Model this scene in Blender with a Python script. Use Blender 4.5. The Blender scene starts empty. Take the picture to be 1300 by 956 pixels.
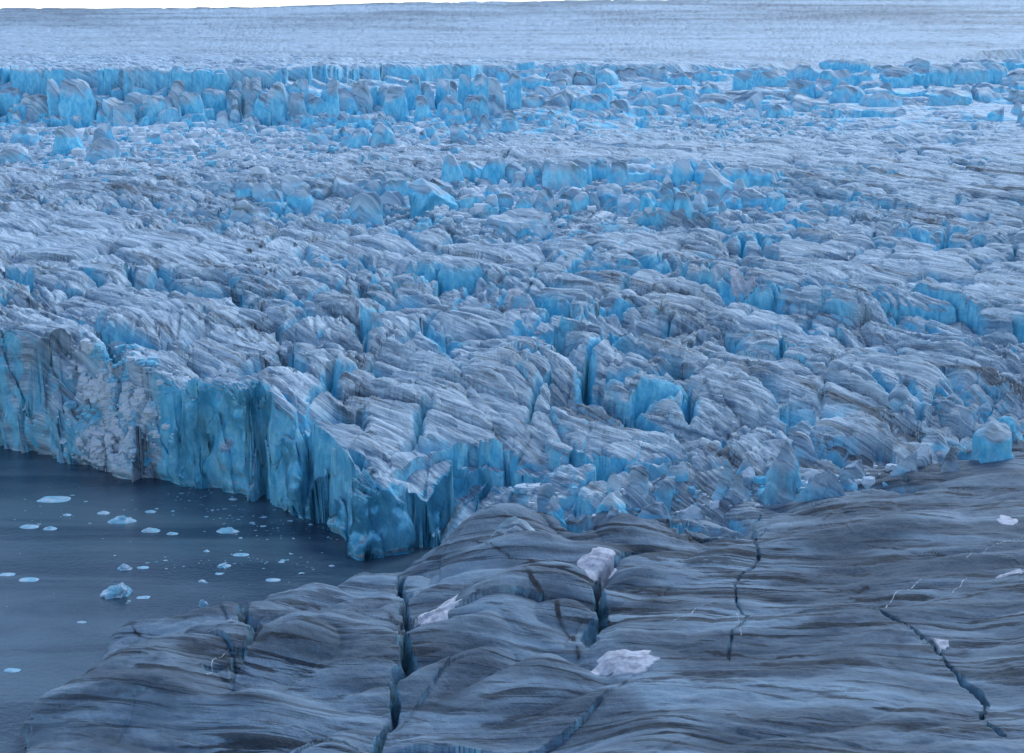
import bpy, math, random, time
import numpy as np
T0 = time.time()
f4 = np.float32
sc = bpy.context.scene
col = sc.collection

# ------------------------------------------------------------------ camera
W0, H0, FPX, CZ, YH = 1300.0, 956.0, 1786.0, 90.0, 60.0
PITCH = math.atan((H0 / 2 - YH) / FPX)
SP, CP = math.sin(PITCH), math.cos(PITCH)
cam = bpy.data.cameras.new('camera')
cam.sensor_width = 36.0
cam.lens = 36.0 * FPX / W0
cam.clip_start = 1.0
cam.clip_end = 20000.0
co = bpy.data.objects.new('camera', cam)
co.location = (0, 0, CZ)
co.rotation_euler = (math.pi / 2 - PITCH, 0, 0)
col.objects.link(co)
sc.camera = co

def slope(py):                      # drop per metre of depth along the row py
    return math.tan(PITCH - math.atan((H0 / 2 - py) / FPX))
def urat(px, py):                   # X/Y along the column px at row py
    t = (H0 / 2 - py) / FPX
    return ((px - W0 / 2) / FPX) / (CP + t * SP)
def world(px, py, z=0.0):           # where the sight line of a photo pixel meets height z
    Y = (CZ - z) / slope(py)
    return urat(px, py) * Y, Y
def project(X, Y, Z):
    d = Y * CP - (Z - CZ) * SP
    return W0 / 2 + FPX * X / d, H0 / 2 - FPX * (Y * SP + (Z - CZ) * CP) / d, d

# ------------------------------------------------------------------ noise
_r = np.random.RandomState(7)
_P = np.concatenate([_r.permutation(256)] * 3).astype(np.int32)
_a = _r.rand(256) * 2 * np.pi
_G2 = np.stack([np.cos(_a), np.sin(_a)], 1).astype(f4)
_g = _r.randn(256, 3); _g /= np.linalg.norm(_g, axis=1)[:, None]
_G3 = _g.astype(f4)
def fade(t): return t * t * t * (t * (t * 6 - 15) + 10)
def n2(x, y, s=0):
    x = np.asarray(x, f4) + f4(s * 17.31); y = np.asarray(y, f4) + f4(s * 9.77)
    xi = np.floor(x); yi = np.floor(y); xf = x - xi; yf = y - yi
    xi = xi.astype(np.int32) & 255; yi = yi.astype(np.int32) & 255
    u = fade(xf); v = fade(yf)
    def g(ix, iy, fx, fy):
        h = _G2[_P[_P[ix] + iy] & 255]
        return h[..., 0] * fx + h[..., 1] * fy
    a = g(xi, yi, xf, yf); b = g(xi + 1, yi, xf - 1, yf)
    c = g(xi, yi + 1, xf, yf - 1); d = g(xi + 1, yi + 1, xf - 1, yf - 1)
    return ((a + (b - a) * u) * (1 - v) + (c + (d - c) * u) * v) * f4(1.4)
def n3(x, y, z, s=0):
    x = np.asarray(x, f4) + f4(s * 13.7); y = np.asarray(y, f4) + f4(s * 7.1); z = np.asarray(z, f4) + f4(s * 3.3)
    xi = np.floor(x); yi = np.floor(y); zi = np.floor(z)
    xf = x - xi; yf = y - yi; zf = z - zi
    xi = xi.astype(np.int32) & 255; yi = yi.astype(np.int32) & 255; zi = zi.astype(np.int32) & 255
    u = fade(xf); v = fade(yf); w = fade(zf)
    r = 0
    for dx in (0, 1):
        for dy in (0, 1):
            hh = _P[_P[xi + dx] + yi + dy]
            for dz in (0, 1):
                h = _G3[_P[hh + zi + dz] & 255]
                k = (u if dx else 1 - u) * (v if dy else 1 - v) * (w if dz else 1 - w)
                r = r + k * (h[..., 0] * (xf - dx) + h[..., 1] * (yf - dy) + h[..., 2] * (zf - dz))
    return r * f4(1.5)
def fb2(x, y, o, s=0, gain=0.5):
    r = 0; a = 1.0
    for i in range(o):
        r = r + a * n2(x * 2 ** i, y * 2 ** i, s + i); a *= gain
    return r
def fb3(x, y, z, o, s=0, gain=0.5):
    r = 0; a = 1.0
    for i in range(o):
        r = r + a * n3(x * 2 ** i, y * 2 ** i, z * 2 ** i, s + i); a *= gain
    return r
def sstep(a, b, x):
    t = np.clip((x - a) / (b - a), 0, 1)
    return t * t * (3 - 2 * t)
def hsh(ix, iy, s):
    return _P[_P[(ix + s * 31) & 255] + ((iy + s * 57) & 255)]
def worley(x, y, s=0, jit=0.85):
    """nearest cell: distance to its border, random values of the cell, of the border, offset inside the cell"""
    x = np.asarray(x, f4); y = np.asarray(y, f4)
    xi = np.floor(x).astype(np.int32); yi = np.floor(y).astype(np.int32)
    d1 = np.full(x.shape, 9e9, f4); d2 = d1.copy()
    z = np.zeros(x.shape, f4); i0 = np.zeros(x.shape, np.int32)
    x1, y1, x2, y2, h1, h2 = z.copy(), z.copy(), z.copy(), z.copy(), i0.copy(), i0.copy()
    for a in (-1, 0, 1):
        for b in (-1, 0, 1):
            cx = xi + a; cy = yi + b
            h = hsh(cx, cy, s)
            px = cx + f4(0.5) + (h / f4(255) - f4(0.5)) * f4(jit)
            py = cy + f4(0.5) + (hsh(cx, cy, s + 3) / f4(255) - f4(0.5)) * f4(jit)
            d = (px - x) ** 2 + (py - y) ** 2
            m1 = d < d1; m2 = (~m1) & (d < d2)
            h = hsh(cx, cy, s + 5) * 256 + hsh(cx, cy, s + 8)
            x2 = np.where(m1, x1, np.where(m2, px, x2)); y2 = np.where(m1, y1, np.where(m2, py, y2))
            h2 = np.where(m1, h1, np.where(m2, h, h2)); d2 = np.where(m1, d1, np.where(m2, d, d2))
            x1 = np.where(m1, px, x1); y1 = np.where(m1, py, y1); h1 = np.where(m1, h, h1); d1 = np.where(m1, d, d1)
    e = (d2 - d1) / (2 * np.sqrt((x2 - x1) ** 2 + (y2 - y1) ** 2) + f4(1e-4))
    r1 = (h1 % 256) / f4(255); r2 = (h1 // 256) / f4(255)
    er = (((h1 ^ h2) * 40503) & 1023) / f4(1023)
    return e, r1, r2, er, x - x1, y - y1

# ------------------------------------------------------------------ plan of the glacier
# per photo column: features from near to far (row, height | row, None, depth): margin, mid ice, smooth band, lower icefall, upper icefall, plateau, skyline
def K(py, z=None, Y=None):
    if Y is None: Y = (CZ - z) / slope(py)
    if z is None: z = CZ - Y * slope(py)
    return Y, z
COLS = {
 -150: [K(430, 29), K(395, 29.5), K(365, 30), K(330, 31), K(305, 32), K(262, 36), K(235, 39), K(208, 40), K(160, 49), K(104, 71), K(88, 78), K(66, Y=1250), K(40, Y=2000), K(11, Y=2900)],
 0:    [K(425, 28.5), K(395, 29), K(365, 30), K(330, 31), K(305, 32), K(262, 36), K(235, 39), K(206, 40), K(155, 49), K(103, 71), K(88, 78), K(66, Y=1250), K(40, Y=2000), K(10.5, Y=2900)],
 200:  [K(482, 24.5), K(435, 26), K(390, 28), K(330, 31), K(300, 33), K(262, 36), K(230, 40), K(203, 41), K(158, 49), K(104, 71), K(88, 78), K(66, Y=1250), K(40, Y=2000), K(10, Y=2900)],
 350:  [K(520, 20.5), K(470, 23), K(410, 26), K(340, 30), K(305, 32), K(272, 35), K(228, 41), K(196, 43), K(158, 49), K(104, 71), K(88, 78), K(66, Y=1260), K(40, Y=2020), K(8, Y=2950)],
 500:  [K(612, 12.5), K(525, 18.5), K(430, 25), K(350, 29), K(305, 32), K(276, 33.5), K(222, 42), K(193, 44), K(165, 48), K(98, 71), K(86, 78), K(66, Y=1270), K(40, Y=2050), K(2, Y=3000)],
 650:  [K(605, 13.5), K(525, 18.5), K(430, 26), K(350, 30), K(310, 32), K(284, 33), K(214, 43), K(190, 45), K(160, 49), K(96, 71), K(84, 78), K(66, Y=1290), K(40, Y=2080), K(1.5, Y=3050)],
 800:  [K(585, 15), K(512, 20.5), K(425, 26.5), K(350, 30.5), K(305, 32.5), K(278, 34), K(205, 44), K(188, 45), K(155, 50), K(95, 71), K(82, 78), K(65, Y=1310), K(38, Y=2100), K(-1, Y=3100)],
 970:  [K(572, 17), K(500, 22), K(420, 27), K(350, 31), K(300, 34), K(262, 36.5), K(213, 43), K(188, 45), K(152, 50), K(92, 71), K(80, 78), K(65, Y=1320), K(38, Y=2120), K(-3, Y=3150)],
 1150: [K(565, 19.5), K(500, 23), K(420, 27), K(350, 31), K(300, 34.5), K(250, 38), K(215, 41.5), K(190, 44), K(152, 50), K(90, 71), K(78, 78), K(65, Y=1330), K(36, Y=2150), K(-5, Y=3200)],
 1300: [K(555, 20), K(500, 23), K(420, 27), K(350, 31), K(300, 34.5), K(250, 38), K(215, 41.5), K(190, 44), K(148, 51), K(86, 71), K(76, 78), K(64, Y=1340), K(36, Y=2180), K(-7, Y=3250)],
 1500: [K(545, 20), K(500, 23), K(420, 27), K(350, 31), K(300, 34.5), K(250, 38), K(215, 41.5), K(190, 44), K(146, 52), K(84, 71), K(75, 78), K(64, Y=1340), K(36, Y=2200), K(-6, Y=3300)],
}
#           margin  mid   mid   band  band  foot2 top2  foot1 mid1  top1  plat  far   far   skyline
ROUGH = [   0.70, 1.15, 1.25, 1.10, 0.85, 0.80, 0.55, 0.55, 0.50, 0.45, 0.40, 0.30, 0.30, 0.25]
CHAOS = [   0.00, 0.00, 0.00, 0.00, 0.00, 1.00, 0.35, 0.00, 1.00, 0.80, 0.00, 0.00, 0.00, 0.00]
XS = sorted(COLS)
KU = np.array([[urat(x, 400) for x in XS]])[0]
KY = np.array([[k[0] for k in COLS[x]] for x in XS])
KZ = np.array([[k[1] for k in COLS[x]] for x in XS])
KR = np.tile(ROUGH, (len(XS), 1)); KC = np.tile(CHAOS, (len(XS), 1))
for i, x in enumerate(XS):
    if x <= 200: KR[i, 3:5] *= 0.35; KR[i, 2] *= 0.8; KC[i, 5:7] = 0.15
    if x == 350: KR[i, 3:5] *= 0.55; KC[i, 5:7] = 0.6
    if x >= 1150: KC[i, 5:7] = 0.1; KC[i, 8:10] *= 0.6
# the far end drops away behind the skyline
KY = np.hstack([KY, KY[:, -1:] + 1200]); KZ = np.hstack([KZ, KZ[:, -1:] - 40])
KR = np.hstack([KR, KR[:, -1:]]); KC = np.hstack([KC, KC[:, -1:]])

def base_fields(U, Y, Yq=None):
    """U: (nu,) X/Y per column; Y: (nu, nv)"""
    out = [np.empty(Y.shape, f4) for _ in range(3)]
    if Yq is None: Yq = Y
    for i, u in enumerate(U):
        ky = np.array([np.interp(u, KU, KY[:, j]) for j in range(KY.shape[1])])
        for o, Kx in zip(out, (KZ, KR, KC)):
            o[i] = np.interp(Yq[i] if Kx is KZ else Y[i], ky, [np.interp(u, KU, Kx[:, j]) for j in range(KY.shape[1])])
    return out

SHORE = [(-420, 480), (-250, 515), (-60, 556), (0, 571), (60, 583), (130, 600), (200, 619), (300, 633), (338, 636), (350, 645),
         (420, 690), (462, 715), (525, 707), (560, 690), (600, 668), (700, 655), (800, 648), (880, 643), (960, 640), (1050, 625),
         (1130, 612), (1300, 582), (1500, 550), (1900, 490)]
SHW = np.array([world(px, py, 0 if px < 560 else min(10, (px - 560) / 25.0)) for px, py in SHORE])
LOBE = [(-30, 1150), (10, 1000), (35, 925), (62, 874), (100, 842), (150, 815), (210, 802), (262, 795), (285, 782), (340, 768), (400, 757),
        (460, 740), (525, 722), (560, 705), (600, 680), (700, 668), (800, 662), (880, 655), (960, 650), (1050, 636), (1130, 622), (1300, 592), (1500, 560), (1900, 500)]
LBW = np.array([world(px, py, 0 if px < 560 else min(10, (px - 560) / 25.0)) for px, py in LOBE])

def sdist(X, Y, poly):
    d = np.full(X.shape, 1e9, f4)
    for (ax, ay), (bx, by) in zip(poly[:-1], poly[1:]):
        vx, vy = bx - ax, by - ay
        t = np.clip(((X - ax) * vx + (Y - ay) * vy) / (vx * vx + vy * vy), 0, 1)
        d = np.minimum(d, (X - ax - t * vx) ** 2 + (Y - ay - t * vy) ** 2)
    d = np.sqrt(d)
    u = X / Y
    edge = np.interp(u, poly[:, 0] / poly[:, 1], poly[:, 1]).astype(f4)
    return np.where(Y > edge, d, -d)

# height of the near lobe, thin-plate spline over points read off the photo
LC = [(40, 900, 4), (150, 850, 6), (300, 800, 8), (260, 795, 5.5), (450, 800, 9), (430, 760, 5.5), (480, 730, 3.5), (545, 702, 5), (320, 760, 4.5), (560, 750, 9.5), (650, 800, 11), (600, 700, 10), (660, 662, 12), (800, 720, 13.5),
      (1000, 700, 16), (1200, 640, 18), (1300, 600, 18), (1300, 860, 18.5), (1000, 860, 15.5), (800, 860, 12.5), (500, 900, 9), (300, 930, 7.5),
      (900, 650, 13), (1500, 600, 20), (1500, 900, 20), (1100, 1000, 17), (600, 1000, 10), (750, 700, 12.5)]
_pts = np.array([world(a, b, c) + (c,) for a, b, c in LC])
def _tps(r2): return r2 * np.log(r2 + 1e-9) * 0.5
_n = len(_pts); _s = 100.0
_xy = _pts[:, :2] / _s
_A = _tps(((_xy[:, None] - _xy[None]) ** 2).sum(-1)) + np.eye(_n) * 0.01
_Pm = np.hstack([np.ones((_n, 1)), _xy])
_M = np.block([[_A, _Pm], [_Pm.T, np.zeros((3, 3))]])
_w = np.linalg.solve(_M, np.concatenate([_pts[:, 2], np.zeros(3)]))
def lobe_z(X, Y):
    x = X / _s; y = Y / _s
    r = _w[_n] + _w[_n + 1] * x + _w[_n + 2] * y
    for i in range(_n):
        r = r + _w[i] * _tps((x - _xy[i, 0]) ** 2 + (y - _xy[i, 1]) ** 2)
    return np.clip(r, 2, 24).astype(f4)
def on_lobe(px, py):
    z = 12.0
    for _ in range(6):
        X, Y = world(px, py, z); z = float(lobe_z(np.array([X]), np.array([Y]))[0])
    return X, Y

HUMPS = [(on_lobe(235, 830), 10, 8, 3.0), (on_lobe(410, 805), 9, 9, 3.8), (on_lobe(640, 785), 12, 9, 4.0), (on_lobe(640, 672), 9, 5, 3.0), (on_lobe(700, 730), 8, 6, 1.5), (on_lobe(1000, 690), 14, 6, 1.2), (on_lobe(1180, 670), 15, 6, 1.4)]
CRACKS = [  # photo polyline, half width, depth, walls blue
 ([(508, 728), (522, 760), (524, 795), (518, 840), (500, 880), (480, 940)], 0.6, 5.0),
 ([(800, 690), (776, 718), (760, 745), (756, 790), (748, 818)], 0.75, 5.5),
 ([(968, 645), (962, 690), (938, 735), (940, 780), (932, 830)], 0.18, 0.8),
 ([(1105, 765), (1160, 795), (1195, 828), (1240, 867), (1262, 930)], 0.3, 1.7),
 ([(296, 768), (322, 798), (318, 826), (300, 850)], 0.8, 2.4),
 ([(265, 850), (300, 838), (345, 828)], 0.4, 1.0),
 ([(845, 640), (870, 668), (930, 676)], 0.6, 2.0),
]
CRW = [(np.array([on_lobe(*p) for p in pl]), w, d) for pl, w, d in CRACKS]
def pdist(X, Y, poly):
    d = np.full(X.shape, 1e9, f4)
    for (ax, ay), (bx, by) in zip(poly[:-1], poly[1:]):
        vx, vy = bx - ax, by - ay
        t = np.clip(((X - ax) * vx + (Y - ay) * vy) / (vx * vx + vy * vy), 0, 1)
        d = np.minimum(d, (X - ax - t * vx) ** 2 + (Y - ay - t * vy) ** 2)
    return np.sqrt(d)

FARC = []
for pl in ([(440, 98), (446, 92), (462, 85), (490, 76), (505, 70), (523, 62)], [(361, 98), (368, 84), (372, 73)], [(1110, 82), (1135, 74), (1160, 66)], [(1195, 84), (1215, 74), (1240, 68)]):
    FARC.append((np.array([(urat(a, b) * y_, y_) for a, b in pl for y_ in [np.interp(-b, [-104, -88, -66, -40], [870, 960, 1260, 2020])]]), 2.2, 5.0))

def pillow(d, r):
    t = np.clip(1 - d / r, 0, 1)
    return 1 - np.sqrt(np.maximum(1 - t * t, 0))

def surface(U, Y, fine=True):
    X = (U[:, None] * Y).astype(f4); Y = Y.astype(f4)
    # gentle bending of everything
    wx = fb2(X / 40, Y / 40, 2, 1) * 6; wy = fb2(X / 40, Y / 40, 2, 11) * 6
    far = sstep(500, 1000, Y)
    pxs = (X / Y) * CP * FPX + 650
    # icefalls: the stream breaks into flat-topped towers, each keeping the height of its own middle
    gate = np.maximum(sstep(660, 740, Y) * (1 - sstep(1030, 1130, Y)), 0.75 * sstep(470, 500, Y) * (1 - sstep(555, 600, Y)) * sstep(300, 450, pxs) * (1 - sstep(950, 1100, pxs)))
    bigx = np.where(Y > 650, 21 + 10 * sstep(650, 900, pxs), 13).astype(f4)
    Xr = np.where(X > 0, X * 0.6, X)
    kx_, ky_ = (Xr + wx * 0.9) / 22, (Y + wy * 0.9) / 17
    k, a1, a2, ek, kx, ky = worley(kx_, ky_, 6)
    k2, b1, b2, ek2, kx2, ky2 = worley((Xr + wx) / 9.5 + 5.5, (Y + wy) / 7.5, 8)
    low = 1 - sstep(800, 850, Y)
    quant = ky * 17 * (1 - 0.55 * low) + ky2 * 7.5 * 0.8 * low
    wr = sstep(640, 820, pxs) * (Y > 620) * (1 - sstep(1010, 1080, Y))
    tt = Y / 88 + 0.55 * fb2(X / 120, Y / 300, 2, 19) + 0.22 * (a1 - 0.5) + 0.10 * (b1 - 0.5)
    tf = tt - np.floor(tt)
    stair = (tf - sstep(0.84, 0.98, tf)) * 88
    quant = quant * (1 - 0.8 * wr) + wr * 0.9 * stair
    Yq = Y - gate * (0.95 * quant + (a2 - 0.5) * 12 + (b2 - 0.5) * 9 * low - 9 * fb2(X / 55, Y / 80, 2, 17))
    z0, rough, chaos = base_fields(U, Y, Yq)
    c, s = math.cos(math.radians(52)), math.sin(math.radians(52))
    xw, yw = X + wx, Y + wy
    al = xw * c - yw * s; ac = xw * s + yw * c
    calm = fb2(al / 130, ac / 38, 2, 23)
    rough = rough * (0.50 + 0.68 * sstep(-0.45, 0.25, calm))
    swell = fb2(X / 60, Y / 45, 2, 21)
    z = z0 + swell * 2.6 * rough
    # blocks between crevasses
    e, r1, r2, er, ox, oy = worley(al / 27, ac / 12.0, 2)
    d = e * 12.0
    opn = sstep(0.38, 0.65, er) * sstep(-0.25, 0.25, fb2(X / 40, Y / 40, 2, 31))
    blk = 4.2 * (r1 - 0.5) + (r2 - 0.5) * 3.0 * ox + (r1 * 7 % 1 - 0.5) * 4.0 * oy
    blk = blk - 2.8 * pillow(d, 4.6) - 10.0 * opn * np.exp(-(d / 1.15) ** 2)
    z = z + blk * rough * (1 - 0.6 * chaos) * (1 - 0.85 * far)
    # cross cracks that chop the ridges into blocks
    e7, w1, w2, er7, _, _ = worley((xw * 0.93 - yw * 0.36) / 10.5, (xw * 0.36 + yw * 0.93) / 30, 18)
    d7 = e7 * 10.5
    crs = sstep(0.42, 0.65, er7) * sstep(-0.3, 0.15, fb2(X / 33, Y / 33, 2, 35)) * (1 - far) * (1 - chaos)
    z = z + rough * ((w1 - 0.5) * 1.1 * (1 - far) - 1.0 * crs * pillow(d7, 2.2) - 7.5 * crs * np.exp(-(d7 / 0.75) ** 2))
    opn = np.maximum(opn * np.exp(-(d / 2.0) ** 2), crs * np.exp(-(d7 / 1.5) ** 2))
    # smaller humps riding on the blocks
    e2, q1, q2, er2, px_, py_ = worley(al / 9.5 + 3.3, ac / 3.6 + 1.7 + 0.3 * n2(al / 9, ac / 4, 3), 4)
    d2 = e2 * 2.9
    z = z + rough * ((q1 - 0.5) * 1.1 + (q2 - 0.5) * 2.0 * py_ - 0.9 * pillow(d2, 1.7) - 1.2 * sstep(0.7, 0.95, er2) * np.exp(-(d2 / 0.35) ** 2)) * (1 - 0.85 * far)
    # broken towers of the icefalls
    dk = k * 19; dk2 = k2 * 8
    ice = (a1 - 0.5) * (3.5 - 1.5 * wr) + (a2 - 0.5) * 5 * kx - 1.6 * pillow(dk, 3.5) - 7.0 * sstep(0.25, 0.7, ek) * np.exp(-(dk / 1.1) ** 2)
    ice = ice + (0.35 + 0.65 * low) * (3.4 * (b1 - 0.5) + (b2 - 0.5) * 3 * kx2 - 1.3 * pillow(dk2, 2.0) - 1.5 * np.exp(-(dk2 / 0.6) ** 2))
    z = z + np.maximum(chaos, 0.5 * gate) * ice * 0.9
    # long low crevasses across the plateau
    e5, c1, c2, er5, _, _ = worley(xw / 85, yw / 16, 9)
    z = z + far * (1 - chaos) * ((c1 - 0.5) * 1.2 - 2.2 * sstep(0.35, 0.8, er5) * np.exp(-(e5 * 16 / 1.3) ** 2) + fb2(xw / 95, yw / 17, 3, 71) * 0.45)
    for pl, wd, dp in FARC:
        if Y.max() > 800: z = z - dp * np.exp(-(pdist(X + n2(X / 30, Y / 30, 73) * 6, Y, pl) / wd) ** 2) * (Y > 800)
    # calving front
    sd = sdist(X, Y, SHW)
    jag = fb2(X / 16, Y / 16, 3, 41) * 2.0
    e6, g1, g2, er6, hx6, hy6 = worley((X - 0.3 * Y) / 15 + 0.15 * n2(X / 6, Y / 6, 5), (Y + 0.5 * X) / 17, 12)
    jag = jag + (g1 - 0.5) * 3.5 + (g2 - 0.5) * 5 * hx6
    for xc, wd, dp in ((330, 9, 4), (600, 12, 3), (720, 14, 4)):
        jag = jag - dp * np.exp(-((pxs - xc) / wd) ** 2)
    nearR = sstep(820, 980, pxs)
    _, h1c, h2c, _, _, _ = worley((X - 0.3 * Y) / 6, (Y + 0.5 * X) / 6, 13)
    jag = jag + sstep(560, 700, pxs) * 6 * fb2(X / 22, Y / 22, 2, 49)
    sdm = sd + jag * (1 - 0.3 * nearR)
    wcl = np.interp(pxs, [0, 70, 95, 175, 205, 330, 345, 560, 700, 850, 1000], [5.0, 5.0, 10, 9, 3.6, 3.2, 4.0, 3.4, 4.5, 7, 10]).astype(f4)
    floor = np.interp(pxs, [530, 580, 640, 700, 780, 1000, 1300], [-4, 5, 9.5, 12, 13, 15.5, 17.5]).astype(f4)
    rub = sstep(80, 110, pxs) * (1 - sstep(180, 200, pxs)) * np.exp(-((sd - 4) / 9) ** 2)
    m = np.clip(sdm / wcl, 0, 1)
    ml = m + 0.16 * np.sin(6.283 * (m * 1.6 + 1.3 * n2(X / 9, Y / 9, 47))) * m * (1 - m) * 4 + 0.25 * n2(X / 8, Y / 8, 48) * m * (1 - m)
    m = np.clip(ml, 0, 1)
    m = np.where(wcl > 6.5, m ** 0.55, sstep(0, 1, m * 0.5 + 0.5) * 2 - 1)
    zt = z - 1.8 * pillow(np.maximum(sdm, 0), 5.0) - (5.5 * sstep(0.55, 0.6, g2) * (sdm < 3 + 6 * g1)) * (1 - nearR)
    zt = zt + rub * (fb2(X / 5, Y / 5, 3, 51) * 1.8)
    zm = np.where(sdm > 0, floor + (zt - floor) * m, floor - 0.7 * np.maximum(-sdm - 5, 0))
    # broken ground in the trough between the front and the near lobe
    tr = np.exp(-(sd / 11) ** 2) * sstep(560, 680, pxs)
    t1, h1, h2, eh, hx, hy = worley(xw / 7, yw / 8, 14)
    zm = zm + tr * ((h1 - 0.45) * 6.0 + (h2 - .5) * 3 * hx - 1.4 * pillow(t1 * 7, 2.2) + fb2(X / 3, Y / 3, 2, 52) * 0.8)
    # near lobe, dirty and smooth
    sl = -sdist(X, Y, LBW) + fb2(X / 14, Y / 14, 3, 61) * 2.2
    zl = lobe_z(X, Y)
    lw = fb2(X / 45, Y / 30, 2, 63)
    e3, l1, l2, er3, lx, ly = worley((X + wx * 1.3 - 0.25 * Y) / 30, (Y + wy * 0.9 + 0.1 * X) / 17, 16)
    right = sstep(700, 900, pxs)
    d3 = e3 * 17
    zs = zl + lw * 1.5 + (np.abs(fb2((X - 0.45 * Y + wx) / 27, (Y + 0.15 * X + wy) / 13, 2, 66, 0.35)) - 0.3) * 6.2 * (1 - 0.62 * right)
    zs = zs + (1 - 0.8 * right) * ((l1 - 0.5) * 1.0 + (l2 - 0.5) * 1.0 * lx + (l1 * 5 % 1 - 0.5) * 1.6 * ly - 0.6 * pillow(d3, 7.0))
    for (hX, hY), rx, ry, hh in HUMPS: zs = zs + hh * np.exp(-((X - hX) / rx) ** 2 - ((Y - hY) / ry) ** 2)
    s_l = Y * 0.92 + X * 0.16 + zs * 1.1 + wx * 0.5
    zs = zs + 0.2 * fb2(X / 26, s_l / 3.4, 3, 65)
    jn = (1 - sstep(0, 26, sl + 13 * fb2(X / 20, Y / 20, 3, 67))) * sstep(540, 660, pxs)
    zs = zs + jn * (blk * 0.75 + (q1 - 0.5) * 1.0 - 0.8 * pillow(d2, 1.7))
    lf = np.interp(pxs, [530, 610, 700, 780, 1000, 1300], [-4, 4, 7, 9.5, 13.5, 16.5]).astype(f4)
    R = np.interp(pxs, [200, 700, 900], [7, 9, 10]).astype(f4)
    t = np.clip(sl / R, 0, 1)
    zlobe = np.where(sl > 0, lf + (zs - lf) * np.sqrt(np.maximum(1 - (1 - t) ** 2.4, 0)), lf - 1)
    crk = np.zeros(X.shape, f4)
    near = Y < 330
    if near.any():
        jx = n2(X / 9, Y / 9, 81) * 2.0 + n2(X / 2.5, Y / 2.5, 82) * 0.3
        jy = n2(X / 9, Y / 9, 84) * 2.0 + n2(X / 2.5, Y / 2.5, 85) * 0.3
        xx, yy = (X + jx)[near], (Y + jy)[near]
        dz = np.zeros(xx.shape, f4); ck = dz.copy()
        for poly, w, dp in CRW:
            q = pdist(xx, yy, poly) / w
            dz = dz + dp * np.clip(1.35 - q, 0, 1) ** 0.7 + 0.45 * dp * w / 1.5 * np.exp(-(q / 3.6) ** 2)
            ck = np.maximum(ck, np.exp(-(q / 2.2) ** 2) * min(1.0, dp / 5))
        full = np.zeros(X.shape, f4); full[near] = dz; zlobe = zlobe - full
        crk[near] = ck
    islobe = (zlobe > zm)
    zz = np.maximum(zm, zlobe)
    if not fine:
        return X, Y, zz
    # foliation coordinates, blended between main stream and near lobe
    lb = islobe.astype(f4)
    sv_m = ac + zz * 0.9; sv_l = Y * 0.92 + X * 0.16 + zz * 1.1 + wx * 0.5
    fol = np.stack([np.where(islobe, X, al), np.where(islobe, sv_l + 2.2 * wy * 0.3, sv_m), np.zeros_like(X)], -1)
    amp = np.where(islobe, 0.16, 0.30 * rough) * (1 - 0.85 * far)
    fs_ = np.where(islobe, fol[..., 1] / 2.2, fol[..., 1] / 1.1)
    fr_ = fb2(fol[..., 0] / 9, fs_, 3, 91, 0.55)
    zz = zz + amp * (0.5 - 1.6 * np.abs(fr_)) * (zz > -2)
    return X, Y, zz, dict(rough=rough, chaos=chaos, sd=sd, sdm=sdm, sl=sl, lobe=lb, jn=jn, pxs=pxs, crk=crk, rub=rub, opn=opn, d=d, tr=tr, fol=fol, far=far, gate=gate, r1=r1, er=er)

# ------------------------------------------------------------------ grid that is dense where the surface is steep
NU, NV = 1440, 2100
U = np.linspace(-0.50, 0.50, NU)
cu = np.linspace(-0.50, 0.50, 300)
Ys = np.concatenate([np.linspace(100, 700, 1730), np.geomspace(700, 4300, 801)[1:]])
cY = np.tile(Ys, (len(cu), 1))
_, _, cz = surface(cu, cY, False)
dzdy = np.gradient(cz, Ys, axis=1)
wgt = FPX / Ys * np.sqrt(np.maximum((CZ + 4 - cz) / Ys, 0.012) ** 2 * 1.2 + np.minimum(np.abs(dzdy), 6) ** 2 * 0.45)
wgt = np.where(cz < -2.5, wgt * 0.15, wgt)
def blur(a, n, ax):
    k = np.hanning(2 * n + 3)[1:-1]; k /= k.sum()
    p = [(0, 0), (0, 0)]; p[ax] = (n, n)
    b = np.pad(a, p, mode='edge'); o = 0
    for i, w in enumerate(k):
        o = o + w * (b[i:i + a.shape[0]] if ax == 0 else b[:, i:i + a.shape[1]])
    return o
wgt = blur(blur(wgt, 18, 0), 10, 1)
cX = cu[:, None] * cY
wgt += 1.1 * sstep(640, 720, cY) * (1 - sstep(1060, 1200, cY)) + 1.3 * sstep(460, 490, cY) * (1 - sstep(560, 600, cY))
csd = sdist(cX.astype(f4), cY.astype(f4), SHW)
cpx = cu * CP * FPX + 650
wgt += blur((28 * np.exp(-((csd - 0.5) / 6.0) ** 2)) * (1 - sstep(600, 900, cpx))[:, None], 9, 0)
cum = np.concatenate([np.zeros((len(cu), 1)), np.cumsum((wgt[:, 1:] + wgt[:, :-1]) * 0.5 * np.diff(Ys), 1)], 1)
cum /= cum[:, -1:]
tv = np.linspace(0, 1, NV)
Yc = np.array([np.interp(tv, cum[i], Ys) for i in range(len(cu))])
gi = np.interp(U, cu, np.arange(len(cu))); i0 = np.minimum(gi.astype(int), len(cu) - 2); fr = (gi - i0)[:, None]
Yg = Yc[i0] * (1 - fr) + Yc[i0 + 1] * fr
X, Y, Z, M = surface(U, Yg, True)
print('surface', round(time.time() - T0, 1))

def normals(P):
    du = np.gradient(P, axis=0); dv = np.gradient(P, axis=1)
    n = np.cross(du, dv); n /= np.linalg.norm(n, axis=-1, keepdims=True) + 1e-9
    return n
P = np.stack([X, Y, Z], -1).astype(f4)
N = normals(P)
steep = sstep(0.25, 0.75, 1 - np.abs(N[..., 2]))
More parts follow.
